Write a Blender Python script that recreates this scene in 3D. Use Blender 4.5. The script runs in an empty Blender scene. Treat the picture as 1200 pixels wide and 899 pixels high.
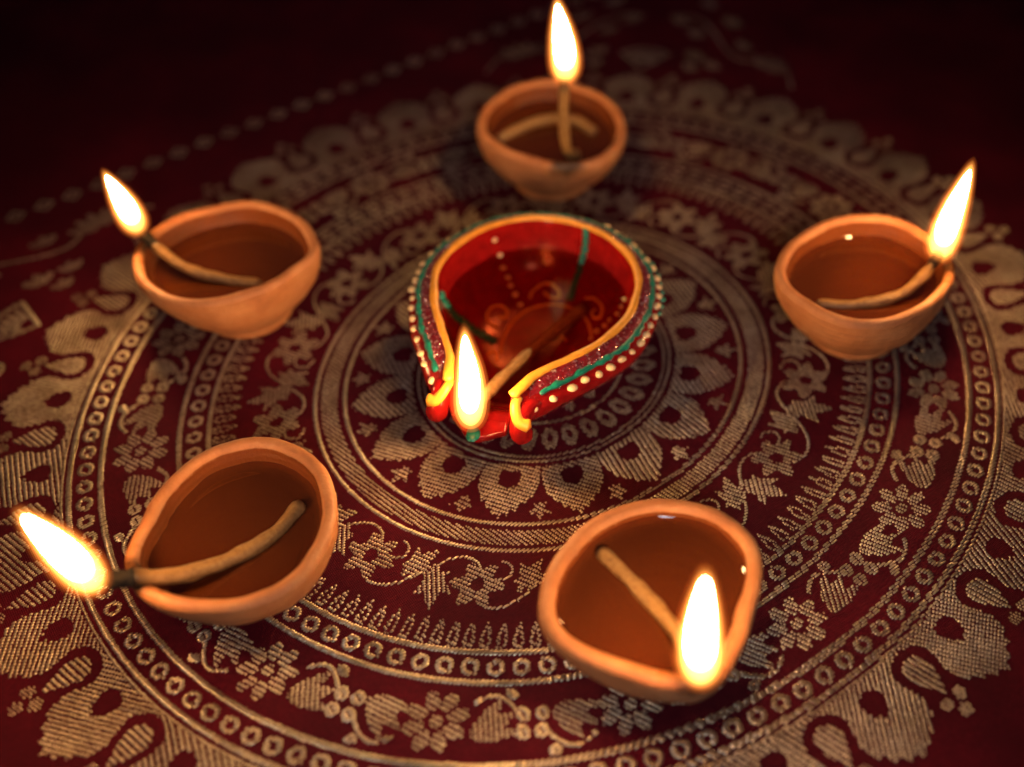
import bpy, math, random
import numpy as np
from mathutils import Matrix, Vector, noise as mnoise

random.seed(7)
rng = np.random.default_rng(7)
scene = bpy.context.scene
COL = scene.collection
MM = 0.001
PI = math.pi

# ------------------------------------------------------------------ camera
cam_data = bpy.data.cameras.new('camera')
cam = bpy.data.objects.new('camera', cam_data)
COL.objects.link(cam)
cr = Vector((0.99955041, -0.02167063, -0.02072104))
cu = Vector((0.02998296, 0.72243994, 0.69078329))
cw = Vector((0.0, 0.691094, -0.72276489))
cam.matrix_world = Matrix(((cr.x, cu.x, -cw.x, -0.01118),
                           (cr.y, cu.y, -cw.y, -0.27392),
                           (cr.z, cu.z, -cw.z, 0.27704),
                           (0, 0, 0, 1)))
cam_data.sensor_width = 36.0
cam_data.lens = 1370.0 / 1200.0 * 36.0
cam_data.clip_start = 0.01
cam_data.clip_end = 20.0
cam_data.dof.use_dof = True
cam_data.dof.focus_distance = 0.336
cam_data.dof.aperture_fstop = 4.0
cam_data.dof.aperture_blades = 0
scene.camera = cam

# ------------------------------------------------------------------ dim room light
world = bpy.data.worlds.new('World')
scene.world = world
world.use_nodes = True
wbg = world.node_tree.nodes['Background']
wbg.inputs['Color'].default_value = (0.60, 0.34, 0.66, 1)
wbg.inputs['Strength'].default_value = 0.028

def spot_lamp(name, loc, target, radius, power, cone, color):
    ld = bpy.data.lights.new(name, 'SPOT')
    ld.shadow_soft_size = radius
    ld.energy = power
    ld.color = color
    ld.spot_size = math.radians(cone)
    ld.spot_blend = 1.0
    o = bpy.data.objects.new(name, ld)
    COL.objects.link(o)
    o.location = loc
    d = Vector(target) - Vector(loc)
    o.rotation_euler = d.to_track_quat('-Z', 'Y').to_euler()
    return o

spot_lamp('soft_lamp', (0.05, -0.60, 0.44), (0.0, -0.02, 0.0), 0.09, 5.6, 35, (0.95, 0.96, 1.0))

scene.view_settings.view_transform = 'Standard'
scene.view_settings.look = 'None'
scene.view_settings.exposure = 0.0
scene.view_settings.gamma = 1.0
scene.view_settings.use_curve_mapping = False
scene.render.engine = 'CYCLES'
scene.cycles.use_denoising = True
scene.cycles.sample_clamp_indirect = 3.0
scene.cycles.max_bounces = 8
scene.cycles.transparent_max_bounces = 16
scene.cycles.caustics_reflective = False
scene.cycles.caustics_refractive = False

# ------------------------------------------------------------------ helpers
def link(o, parent=None):
    COL.objects.link(o)
    if parent is not None:
        o.parent = parent
    return o

def mesh_obj(name, verts, faces, mat, parent=None, smooth=True, loc=None):
    me = bpy.data.meshes.new(name)
    me.from_pydata([tuple(v) for v in verts], [], [tuple(f) for f in faces])
    me.validate()
    me.update()
    if smooth:
        me.polygons.foreach_set('use_smooth', [True] * len(me.polygons))
    me.materials.append(mat)
    o = bpy.data.objects.new(name, me)
    if loc is not None:
        o.location = loc
    return link(o, parent)

def empty(name, loc, label, cat, group=None):
    o = bpy.data.objects.new(name, None)
    o.empty_display_size = 0.02
    o.location = loc
    o['label'] = label
    o['category'] = cat
    if group:
        o['group'] = group
    return link(o)

def grid_faces(nr, nt, closed=True):
    """faces of nr rings by nt points"""
    f = []
    m = nt if closed else nt - 1
    for i in range(nr - 1):
        for j in range(m):
            k = (j + 1) % nt
            f.append((i * nt + j, i * nt + k, (i + 1) * nt + k, (i + 1) * nt + j))
    return f

def catmull(pts, n):
    P = np.array(pts, float)
    P = np.vstack([2 * P[0] - P[1], P, 2 * P[-1] - P[-2]])
    out = []
    for i in range(1, len(P) - 2):
        a, b, c, d = P[i - 1], P[i], P[i + 1], P[i + 2]
        for t in np.linspace(0, 1, n, endpoint=False):
            out.append(0.5 * (2 * b + (c - a) * t + (2 * a - 5 * b + 4 * c - d) * t * t
                              + (3 * b - a - 3 * c + d) * t ** 3))
    out.append(P[-2])
    return np.array(out)

def tube(path, rad, nseg=10, shape=None, flat=1.0, caps=True):
    """rad: float or array; shape(phi, s)->factor; path in any unit"""
    P = np.array(path, float)
    n = len(P)
    R = np.full(n, rad) if np.isscalar(rad) else np.array(rad, float)
    T = np.gradient(P, axis=0)
    T /= np.linalg.norm(T, axis=1)[:, None] + 1e-12
    s = np.r_[0, np.cumsum(np.linalg.norm(np.diff(P, axis=0), axis=1))]
    up = np.array([0, 0, 1.0])
    if abs(T[0] @ up) > 0.9:
        up = np.array([1.0, 0, 0])
    N = None
    V, F = [], []
    for i in range(n):
        if N is None:
            N = up - T[i] * (up @ T[i])
        else:
            N = N - T[i] * (N @ T[i])
        N /= np.linalg.norm(N)
        B = np.cross(T[i], N)
        for k in range(nseg):
            ph = 2 * PI * k / nseg
            f = shape(ph, s[i]) if shape else 1.0
            V.append(P[i] + R[i] * f * (N * math.cos(ph) * flat + B * math.sin(ph)))
    F = grid_faces(n, nseg)
    if caps:
        for idx, i in ((0, 0), (1, n - 1)):
            V.append(P[i] + (T[i] * R[i] * 0.5 * (-1 if idx == 0 else 1)))
            c = len(V) - 1
            for k in range(nseg):
                a, b = i * nseg + k, i * nseg + (k + 1) % nseg
                F.append((c, b, a) if idx == 0 else (c, a, b))
    return V, F

# ------------------------------------------------------------------ materials
def new_mat(name):
    m = bpy.data.materials.new(name)
    m.use_nodes = True
    nt = m.node_tree
    return m, nt, nt.nodes['Principled BSDF'], nt.nodes['Material Output']

def tex_coord(nt, kind='Object'):
    return nt.nodes.new('ShaderNodeTexCoord').outputs[kind]

def noise_node(nt, vec, scale, detail=4, rough=0.55):
    n = nt.nodes.new('ShaderNodeTexNoise')
    n.inputs['Scale'].default_value = scale
    n.inputs['Detail'].default_value = detail
    n.inputs['Roughness'].default_value = rough
    nt.links.new(vec, n.inputs['Vector'])
    return n.outputs['Fac']

def ramp(nt, fac, stops):
    r = nt.nodes.new('ShaderNodeValToRGB')
    el = r.color_ramp.elements
    while len(el) < len(stops):
        el.new(0.5)
    for e, (p, c) in zip(el, stops):
        e.position = p
        e.color = (*c, 1) if len(c) == 3 else c
    nt.links.new(fac, r.inputs['Fac'])
    return r.outputs['Color']

def bump(nt, height, dist, strength, bsdf):
    b = nt.nodes.new('ShaderNodeBump')
    b.inputs['Distance'].default_value = dist
    b.inputs['Strength'].default_value = strength
    nt.links.new(height, b.inputs['Height'])
    nt.links.new(b.outputs['Normal'], bsdf.inputs['Normal'])
    return b

def mat_terracotta():
    m, nt, b, o = new_mat('terracotta')
    v = tex_coord(nt)
    n1 = noise_node(nt, v, 75, 7, 0.68)
    c = ramp(nt, n1, [(0.25, (0.34, 0.125, 0.052)), (0.45, (0.47, 0.180, 0.068)), (0.62, (0.55, 0.235, 0.098)), (0.8, (0.63, 0.315, 0.160))])
    at = nt.nodes.new('ShaderNodeAttribute'); at.attribute_name = 'soot'
    ns = noise_node(nt, v, 260, 5, 0.7)
    mu = nt.nodes.new('ShaderNodeMath'); mu.operation = 'MULTIPLY_ADD'
    mu.inputs[1].default_value = 1.0
    sb = nt.nodes.new('ShaderNodeMath'); sb.operation = 'SUBTRACT'; sb.inputs[1].default_value = 0.62
    nt.links.new(ns, sb.inputs[0])
    nt.links.new(at.outputs['Fac'], mu.inputs[0]); nt.links.new(sb.outputs[0], mu.inputs[2])
    sf = nt.nodes.new('ShaderNodeMapRange'); sf.inputs['From Min'].default_value = 0.05; sf.inputs['From Max'].default_value = 0.55
    sf.inputs['To Max'].default_value = 0.9
    nt.links.new(mu.outputs[0], sf.inputs['Value'])
    mxc = nt.nodes.new('ShaderNodeMix'); mxc.data_type = 'RGBA'
    nt.links.new(sf.outputs[0], mxc.inputs[0]); nt.links.new(c, mxc.inputs[6])
    mxc.inputs[7].default_value = (0.035, 0.018, 0.010, 1)
    aw = nt.nodes.new('ShaderNodeAttribute'); aw.attribute_name = 'wet'
    wn = nt.nodes.new('ShaderNodeMath'); wn.operation = 'MULTIPLY_ADD'; wn.inputs[1].default_value = 0.7
    nt.links.new(sb.outputs[0], wn.inputs[0]); nt.links.new(aw.outputs['Fac'], wn.inputs[2])
    wf = nt.nodes.new('ShaderNodeMapRange'); wf.inputs['From Min'].default_value = 0.15; wf.inputs['From Max'].default_value = 0.6
    nt.links.new(wn.outputs[0], wf.inputs['Value'])
    mxw = nt.nodes.new('ShaderNodeMix'); mxw.data_type = 'RGBA'
    nt.links.new(wf.outputs[0], mxw.inputs[0]); nt.links.new(mxc.outputs[2], mxw.inputs[6])
    mxw.inputs[7].default_value = (0.20, 0.052, 0.014, 1)
    nt.links.new(mxw.outputs[2], b.inputs['Base Color'])
    wv = nt.nodes.new('ShaderNodeTexWave'); wv.bands_direction = 'Z'
    wv.inputs['Scale'].default_value = 130; wv.inputs['Distortion'].default_value = 2.5; wv.inputs['Detail'].default_value = 2
    wv.inputs['Detail Scale'].default_value = 0.6
    nt.links.new(v, wv.inputs['Vector'])
    n2 = noise_node(nt, v, 900, 6, 0.65)
    n3 = noise_node(nt, v, 170, 3)
    mx = nt.nodes.new('ShaderNodeMath'); mx.operation = 'ADD'
    nt.links.new(n2, mx.inputs[0]); nt.links.new(n3, mx.inputs[1])
    mw = nt.nodes.new('ShaderNodeMath'); mw.operation = 'MULTIPLY_ADD'; mw.inputs[1].default_value = 0.35
    nt.links.new(wv.outputs['Fac'], mw.inputs[0]); nt.links.new(mx.outputs[0], mw.inputs[2])
    bump(nt, mw.outputs[0], 0.0006, 0.6, b)
    rr = ramp(nt, n1, [(0.3, (0.60,) * 3), (0.68, (0.33,) * 3)])
    mxr = nt.nodes.new('ShaderNodeMix'); mxr.data_type = 'FLOAT'
    ao = nt.nodes.new('ShaderNodeAttribute'); ao.attribute_name = 'oily'
    mo = nt.nodes.new('ShaderNodeMath'); mo.operation = 'MAXIMUM'
    nt.links.new(wf.outputs[0], mo.inputs[0]); nt.links.new(ao.outputs['Fac'], mo.inputs[1])
    nt.links.new(mo.outputs[0], mxr.inputs[0]); nt.links.new(rr, mxr.inputs[2]); mxr.inputs[3].default_value = 0.22
    nt.links.new(mxr.outputs[0], b.inputs['Roughness'])
    b.inputs['Specular IOR Level'].default_value = 0.4
    b.inputs['Subsurface Weight'].default_value = 0.12
    b.inputs['Subsurface Radius'].default_value = (1.0, 0.35, 0.12)
    b.inputs['Subsurface Scale'].default_value = 0.002
    return m

def mat_oil(name, tint, body, scatter, rough=0.03, ior=1.47):
    m, nt, b, o = new_mat(name)
    nt.nodes.remove(b)
    tr = nt.nodes.new('ShaderNodeBsdfTransparent')
    tr.inputs['Color'].default_value = (*tint, 1)
    df = nt.nodes.new('ShaderNodeBsdfDiffuse')
    df.inputs['Color'].default_value = (*body, 1)
    gl = nt.nodes.new('ShaderNodeBsdfGlossy')
    gl.inputs['Roughness'].default_value = rough
    fr = nt.nodes.new('ShaderNodeFresnel')
    fr.inputs['IOR'].default_value = ior
    bm = nt.nodes.new('ShaderNodeBump')
    bm.inputs['Distance'].default_value = 0.0006
    bm.inputs['Strength'].default_value = 0.12
    nt.links.new(noise_node(nt, tex_coord(nt), 45, 2), bm.inputs['Height'])
    nt.links.new(bm.outputs['Normal'], gl.inputs['Normal'])
    nt.links.new(bm.outputs['Normal'], fr.inputs['Normal'])
    a = nt.nodes.new('ShaderNodeMixShader'); a.inputs[0].default_value = scatter
    nt.links.new(tr.outputs[0], a.inputs[1]); nt.links.new(df.outputs[0], a.inputs[2])
    c = nt.nodes.new('ShaderNodeMixShader')
    nt.links.new(fr.outputs[0], c.inputs[0])
    nt.links.new(a.outputs[0], c.inputs[1]); nt.links.new(gl.outputs[0], c.inputs[2])
    nt.links.new(c.outputs[0], o.inputs['Surface'])
    return m

def mat_cotton():
    m, nt, b, o = new_mat('oiled_cotton')
    v = tex_coord(nt)
    n = noise_node(nt, v, 700, 5, 0.7)
    c = ramp(nt, n, [(0.25, (0.17, 0.075, 0.02)), (0.55, (0.38, 0.20, 0.065)), (0.85, (0.54, 0.33, 0.13))])
    at = nt.nodes.new('ShaderNodeAttribute'); at.attribute_name = 'burn'
    ad = nt.nodes.new('ShaderNodeMath'); ad.operation = 'MULTIPLY_ADD'; ad.inputs[1].default_value = 1.0
    sb = nt.nodes.new('ShaderNodeMath'); sb.operation = 'SUBTRACT'; sb.inputs[1].default_value = 0.5
    nt.links.new(n, sb.inputs[0]); nt.links.new(at.outputs['Fac'], ad.inputs[0]); nt.links.new(sb.outputs[0], ad.inputs[2])
    cl = nt.nodes.new('ShaderNodeClamp'); nt.links.new(ad.outputs[0], cl.inputs[0])
    mx = nt.nodes.new('ShaderNodeMix'); mx.data_type = 'RGBA'
    nt.links.new(cl.outputs[0], mx.inputs[0]); nt.links.new(c, mx.inputs[6]); mx.inputs[7].default_value = (0.03, 0.014, 0.006, 1)
    nt.links.new(mx.outputs[2], b.inputs['Base Color'])
    bump(nt, n, 0.0004, 0.6, b)
    b.inputs['Roughness'].default_value = 0.45
    return m

def mat_plain(name, col, rough=0.5, spec=0.5, metal=0.0, var=0.25, bs=0.0, bscale=600):
    m, nt, b, o = new_mat(name)
    v = tex_coord(nt)
    n = noise_node(nt, v, 240, 4)
    lo = tuple(c * (1 - var) for c in col)
    hi = tuple(min(1, c * (1 + var)) for c in col)
    nt.links.new(ramp(nt, n, [(0.3, lo), (0.7, hi)]), b.inputs['Base Color'])
    b.inputs['Roughness'].default_value = rough
    b.inputs['Specular IOR Level'].default_value = spec
    b.inputs['Metallic'].default_value = metal
    if bs:
        bump(nt, noise_node(nt, v, bscale, 4), 0.0004, bs, b)
    return m

def mat_cloth():
    m, nt, b, o = new_mat('red_brocade_ground')
    v = tex_coord(nt)
    mp = nt.nodes.new('ShaderNodeMapping')
    mp.inputs['Rotation'].default_value = (0, 0, math.radians(-33))
    nt.links.new(v, mp.inputs['Vector'])
    def wave(axis, scale):
        w = nt.nodes.new('ShaderNodeTexWave')
        w.wave_type = 'BANDS'; w.bands_direction = axis
        w.inputs['Scale'].default_value = scale
        w.inputs['Distortion'].default_value = 0.6
        w.inputs['Detail'].default_value = 1
        w.inputs['Detail Scale'].default_value = 2
        nt.links.new(mp.outputs[0], w.inputs['Vector'])
        return w.outputs['Fac']
    wx, wy = wave('X', 560), wave('Y', 430)
    mx = nt.nodes.new('ShaderNodeMath'); mx.operation = 'MAXIMUM'
    nt.links.new(wx, mx.inputs[0]); nt.links.new(wy, mx.inputs[1])
    n = noise_node(nt, v, 26, 4)
    fine = noise_node(nt, v, 900, 3)
    ad = nt.nodes.new('ShaderNodeMath'); ad.operation = 'MULTIPLY_ADD'
    ad.inputs[1].default_value = 0.5
    nt.links.new(fine, ad.inputs[0]); nt.links.new(n, ad.inputs[2])
    c = ramp(nt, ad.outputs[0], [(0.4, (0.034, 0.0013, 0.0065)), (0.75, (0.066, 0.0022, 0.0095)), (1.0, (0.105, 0.0035, 0.013))])
    nt.links.new(c, b.inputs['Base Color'])
    bump(nt, mx.outputs[0], 0.00025, 0.7, b)
    b.inputs['Roughness'].default_value = 0.72
    b.inputs['Specular IOR Level'].default_value = 0.1
    b.inputs['Sheen Weight'].default_value = 0.0
    b.inputs['Sheen Roughness'].default_value = 0.4
    b.inputs['Sheen Tint'].default_value = (0.9, 0.2, 0.3, 1)
    return m

def mat_zari():
    m, nt, b, o = new_mat('gold_thread')
    v = tex_coord(nt)
    n = noise_node(nt, v, 60, 4)
    f = noise_node(nt, v, 1500, 2)
    ad = nt.nodes.new('ShaderNodeMath'); ad.operation = 'MULTIPLY_ADD'
    ad.inputs[1].default_value = 0.7
    nt.links.new(f, ad.inputs[0]); nt.links.new(n, ad.inputs[2])
    c = ramp(nt, ad.outputs[0], [(0.45, (0.18, 0.13, 0.082)), (0.75, (0.41, 0.32, 0.22)), (1.0, (0.70, 0.58, 0.43))])
    nt.links.new(c, b.inputs['Base Color'])
    b.inputs['Roughness'].default_value = 0.32
    b.inputs['Metallic'].default_value = 0.78
    b.inputs['Specular IOR Level'].default_value = 0.5
    return m

def mat_glitter():
    m, nt, b, o = new_mat('glitter_paint')
    v = tex_coord(nt)
    vo = nt.nodes.new('ShaderNodeTexVoronoi')
    vo.inputs['Scale'].default_value = 1500
    nt.links.new(v, vo.inputs['Vector'])
    sep = nt.nodes.new('ShaderNodeSeparateColor')
    nt.links.new(vo.outputs['Color'], sep.inputs[0])
    c = ramp(nt, sep.outputs[0], [(0.0, (0.14, 0.006, 0.012)), (0.70, (0.25, 0.010, 0.022)), (0.86, (0.45, 0.11, 0.16)), (0.97, (0.8, 0.60, 0.62))])
    nt.links.new(c, b.inputs['Base Color'])
    me = ramp(nt, sep.outputs[0], [(0.55, (0, 0, 0)), (0.7, (0.8,) * 3)])
    nt.links.new(me, b.inputs['Metallic'])
    b.inputs['Roughness'].default_value = 0.3
    bump(nt, sep.outputs[1], 0.0006, 0.7, b)
    return m

def mat_flame_core():
    """hot luminous gas: dim and orange where it leaves the wick, near white above"""
    m, nt, b, o = new_mat('flame_core_light')
    nt.nodes.remove(b)
    g = tex_coord(nt, 'Generated')
    s = nt.nodes.new('ShaderNodeSeparateXYZ')
    nt.links.new(g, s.inputs[0])
    col = ramp(nt, s.outputs['Z'], [(0.0, (1.0, 0.30, 0.045)), (0.14, (1.0, 0.42, 0.09)), (0.35, (1.0, 0.58, 0.24)), (1.0, (1.0, 0.56, 0.22))])
    st = nt.nodes.new('ShaderNodeMapRange')
    st.interpolation_type = 'SMOOTHSTEP'
    st.inputs['From Min'].default_value = 0.0
    st.inputs['From Max'].default_value = 0.32
    st.inputs['To Min'].default_value = 0.9
    st.inputs['To Max'].default_value = FLAME_STRENGTH
    nt.links.new(s.outputs['Z'], st.inputs['Value'])
    e = nt.nodes.new('ShaderNodeEmission')
    nt.links.new(col, e.inputs['Color'])
    nt.links.new(st.outputs[0], e.inputs['Strength'])
    nt.links.new(e.outputs[0], o.inputs['Surface'])
    return m

def mat_flame_gas(name, col, strength):
    """glowing gas: even emission through a closed volume, so it thins out to nothing at its edge"""
    m, nt, b, o = new_mat(name)
    nt.nodes.remove(b)
    e = nt.nodes.new('ShaderNodeEmission')
    e.inputs['Color'].default_value = (*col, 1)
    e.inputs['Strength'].default_value = strength
    nt.links.new(e.outputs[0], o.inputs['Volume'])
    return m

FLAME_STRENGTH = 150.0
M_CLAY = mat_terracotta()
M_OIL = mat_oil('amber_oil', (0.52, 0.20, 0.065), (0.27, 0.064, 0.016), 0.34, 0.025, 1.6)
M_OIL_CLEAR = mat_oil('clear_oil', (0.62, 0.30, 0.20), (0.10, 0.006, 0.006), 0.03, 0.06, 1.03)
M_COTTON = mat_cotton()
M_CHAR = mat_plain('charred_cotton', (0.012, 0.009, 0.008), 0.8, 0.3, var=0.5, bs=0.6)
M_CLOTH = mat_cloth()
M_ZARI = mat_zari()
M_RED = mat_plain('red_enamel', (0.25, 0.006, 0.006), 0.17, 0.35, var=0.25, bs=0.15, bscale=300)
M_YELLOW = mat_plain('yellow_paint', (0.78, 0.33, 0.035), 0.38, 0.5, var=0.12, bs=0.1)
M_TEAL = mat_plain('teal_paint', (0.006, 0.17, 0.12), 0.35, 0.5, var=0.3, bs=0.1)
M_CREAM = mat_plain('cream_paint', (0.80, 0.56, 0.30), 0.4, 0.5, var=0.1, bs=0.1)
M_GLIT = mat_glitter()
M_GRAIN = mat_plain('glitter_grain', (0.8, 0.55, 0.6), 0.2, 0.6, metal=0.9, var=0.2)
M_CORE = mat_flame_core()
M_GAS_RED = mat_flame_gas('flame_red_gas', (1.0, 0.20, 0.03), 45)
M_GAS_MID = mat_flame_gas('flame_orange_gas', (1.0, 0.34, 0.05), 170)
M_GAS_IN = mat_flame_gas('flame_yellow_gas', (1.0, 0.50, 0.10), 420)

# ------------------------------------------------------------------ brocade cloth
SC = 0.140                      # metres per pattern unit (radius of the outer bead ring)
SHEAR = -0.0654                 # the cloth lies a little skewed
INV = np.linalg.inv(np.array([[1, SHEAR], [SHEAR, 1]])) * SC
WEFT = math.radians(33.0)
CW, SW = math.cos(WEFT), math.sin(WEFT)

def cloth_height(x, y):
    return 0.0005 * (np.sin(x * 38 + 1.3 + y * 9) * np.sin(y * 31 + 0.4 - x * 7)) \
        + 0.00018 * np.sin(x * 120 + y * 60) * np.sin(y * 90 - x * 30)

def build_cloth():
    root = empty('tablecloth', (0, 0, 0),
                 'deep red brocade cloth woven with a large gold mandala, spread under the lamps', 'cloth')
    nx, ny = 200, 200
    xs = np.linspace(-0.95, 0.95, nx)
    ys = np.linspace(-0.45, 1.6, ny)
    X, Y = np.meshgrid(xs, ys)
    Z = cloth_height(X, Y) - 0.0004
    V = np.stack([X, Y, Z], -1).reshape(-1, 3)
    F = grid_faces(ny, nx, closed=False)
    mesh_obj('ground_weave', V, F, M_CLOTH, root)
    return root

PV = 0.80 * MM / SC             # weft pitch in pattern units
DU = 0.12 * MM / SC
HALF = 2.02
NROW = int(2 * HALF / PV)
NCOL = int(2 * HALF / DU)
LAB = np.zeros((NROW, NCOL), np.int32)
MOTIFS = [None]                 # (name, bind period, bind shift)

def uv(P):
    P = np.asarray(P, float)
    return np.stack([P[..., 0] * CW + P[..., 1] * SW, -P[..., 0] * SW + P[..., 1] * CW], -1)

def motif(name, period=1.6, shift=0.6):
    MOTIFS.append((name, period * MM / SC, shift))
    return len(MOTIFS) - 1

def fill(lab, loops):
    """even-odd fill of closed loops (pattern coords) on the thread raster"""
    L = [uv(l) for l in loops]
    allp = np.vstack(L)
    c0 = max(0, int((allp[:, 0].min() + HALF) / DU) - 1)
    c1 = min(NCOL, int((allp[:, 0].max() + HALF) / DU) + 2)
    r0 = max(0, int((allp[:, 1].min() + HALF) / PV) - 1)
    r1 = min(NROW, int((allp[:, 1].max() + HALF) / PV) + 2)
    if c1 <= c0 or r1 <= r0:
        return
    u = (np.arange(c0, c1) + 0.5) * DU - HALF
    v = (np.arange(r0, r1) + 0.5) * PV - HALF
    ins = np.zeros((r1 - r0, c1 - c0), bool)
    for l in L:
        a, b = l, np.roll(l, -1, 0)
        for (x0, y0), (x1, y1) in zip(a, b):
            if y0 == y1:
                continue
            lo, hi = (y0, y1) if y0 < y1 else (y1, y0)
            rows = np.nonzero((v > lo) & (v <= hi))[0]
            if len(rows) == 0:
                continue
            xi = x0 + (v[rows] - y0) / (y1 - y0) * (x1 - x0)
            ins[rows] ^= (u[None, :] > xi[:, None])
    sub = LAB[r0:r1, c0:c1]
    sub[ins & (sub == 0)] = lab

def ring(lab, ra, rb):
    n = 720
    t = np.linspace(0, 2 * PI, n, endpoint=False)
    c = np.stack([np.cos(t), np.sin(t)], -1)
    fill(lab, [c * ra, c * rb])

def polar(loop, ang, r0=0.0):
    """loop in (tangential, radial) local coords -> pattern coords at angle ang (deg)"""
    l = np.asarray(loop, float)
    a = math.radians(ang)
    er, et = np.array([math.cos(a), math.sin(a)]), np.array([math.sin(a), -math.cos(a)])
    return l[:, :1] * et + (l[:, 1:2] + r0) * er

def wrap(loop, ang):
    """as polar, but tangential distance follows the arc (t is divided by r)"""
    l = np.asarray(loop, float)
    a = math.radians(ang) - l[:, 0] / np.maximum(l[:, 1], 1e-3)
    return np.stack([l[:, 1] * np.cos(a), l[:, 1] * np.sin(a)], -1)

def ell(cx, cy, a, b, rot=0, n=14):
    t = np.linspace(0, 2 * PI, n, endpoint=False)
    x, y = a * np.cos(t), b * np.sin(t)
    c, s = math.cos(rot), math.sin(rot)
    return np.stack([cx + x * c - y * s, cy + x * s + y * c], -1)

def mirror(half):
    h = np.asarray(half, float)
    m = h[::-1].copy()
    m[:, 0] *= -1
    return np.vstack([h, m])

def strip(path, w):
    P = np.asarray(path, float)
    T = np.gradient(P, axis=0)
    T /= np.linalg.norm(T, axis=1)[:, None] + 1e-9
    N = np.stack([-T[:, 1], T[:, 0]], -1)
    return np.vstack([P + N * w / 2, (P - N * w / 2)[::-1]])

def rot2(l, a):
    c, s = math.cos(a), math.sin(a)
    l = np.asarray(l, float)
    return np.stack([l[:, 0] * c - l[:, 1] * s, l[:, 0] * s + l[:, 1] * c], -1)

# --- motif outlines, (tangential, radial)
PETAL = mirror([(0.0, .458), (.009, .444), (.016, .449), (.023, .431), (.032, .435), (.039, .415), (.048, .417), (.054, .397),
                (.061, .394), (.0650, .372), (.0660, .348), (.0630, .328), (.0600, .313), (0.0, .311)])
PETAL_HOLE = mirror([(0, .376), (.010, .372), (.020, .366), (.0245, .350), (.0235, .334), (.014, .325), (0, .328)])
SPRIG = mirror([(0, .030), (.006, .014), (.010, .006), (.028, .010), (.017, -.004), (.010, -.008), (.014, -.022), (.004, -.017), (0, -.026)])
LOOP = ell(0, 0, .0185, .032, 0, 18)
LOOP_HOLE = ell(0, -.002, .0065, .013, 0, 12)
TOOTH = mirror([(0, .705), (.006, .716), (.0105, .735), (.0115, .752), (.0095, .7635), (0, .7635)])
TOOTH_HOLE = mirror([(0, .724), (.0035, .738), (.0035, .752), (0, .757)])
LEAF3 = mirror([(0, .060), (.010, .040), (.014, .022), (.036, .030), (.026, .010), (.018, -.002), (.024, -.020), (.010, -.020), (.004, -.034), (0, -.034)])
TULIP = mirror([(0, .052), (.007, .026), (.013, .016), (.034, .040), (.031, .012), (.024, -.012), (.012, -.030), (0, -.036)])
LOBE = mirror([(0, 1.270), (.012, 1.253), (.026, 1.258), (.034, 1.240), (.050, 1.243), (.055, 1.223), (.068, 1.222), (.075, 1.203),
               (.079, 1.182), (.073, 1.162), (.066, 1.145), (.063, 1.126), (.068, 1.110), (.080, 1.100), (.098, 1.093), (.106, 1.092), (.106, 1.085), (0, 1.085)])
LOBE_HOLE = mirror([(0, 1.172), (.008, 1.158), (.014, 1.162), (.021, 1.144), (.026, 1.128), (.020, 1.112), (0, 1.106)])
DROP = mirror([(0, 1.212), (.012, 1.188), (.024, 1.162), (.029, 1.142), (.025, 1.124), (.013, 1.114), (0, 1.112)])
FLOWER6 = []
for k in range(72):
    a = 2 * PI * k / 72
    FLOWER6.append((math.cos(a) * (.046 + .012 * math.cos(6 * a)), math.sin(a) * (.046 + .012 * math.cos(6 * a))))
FLOWER6 = np.array(FLOWER6)

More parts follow.
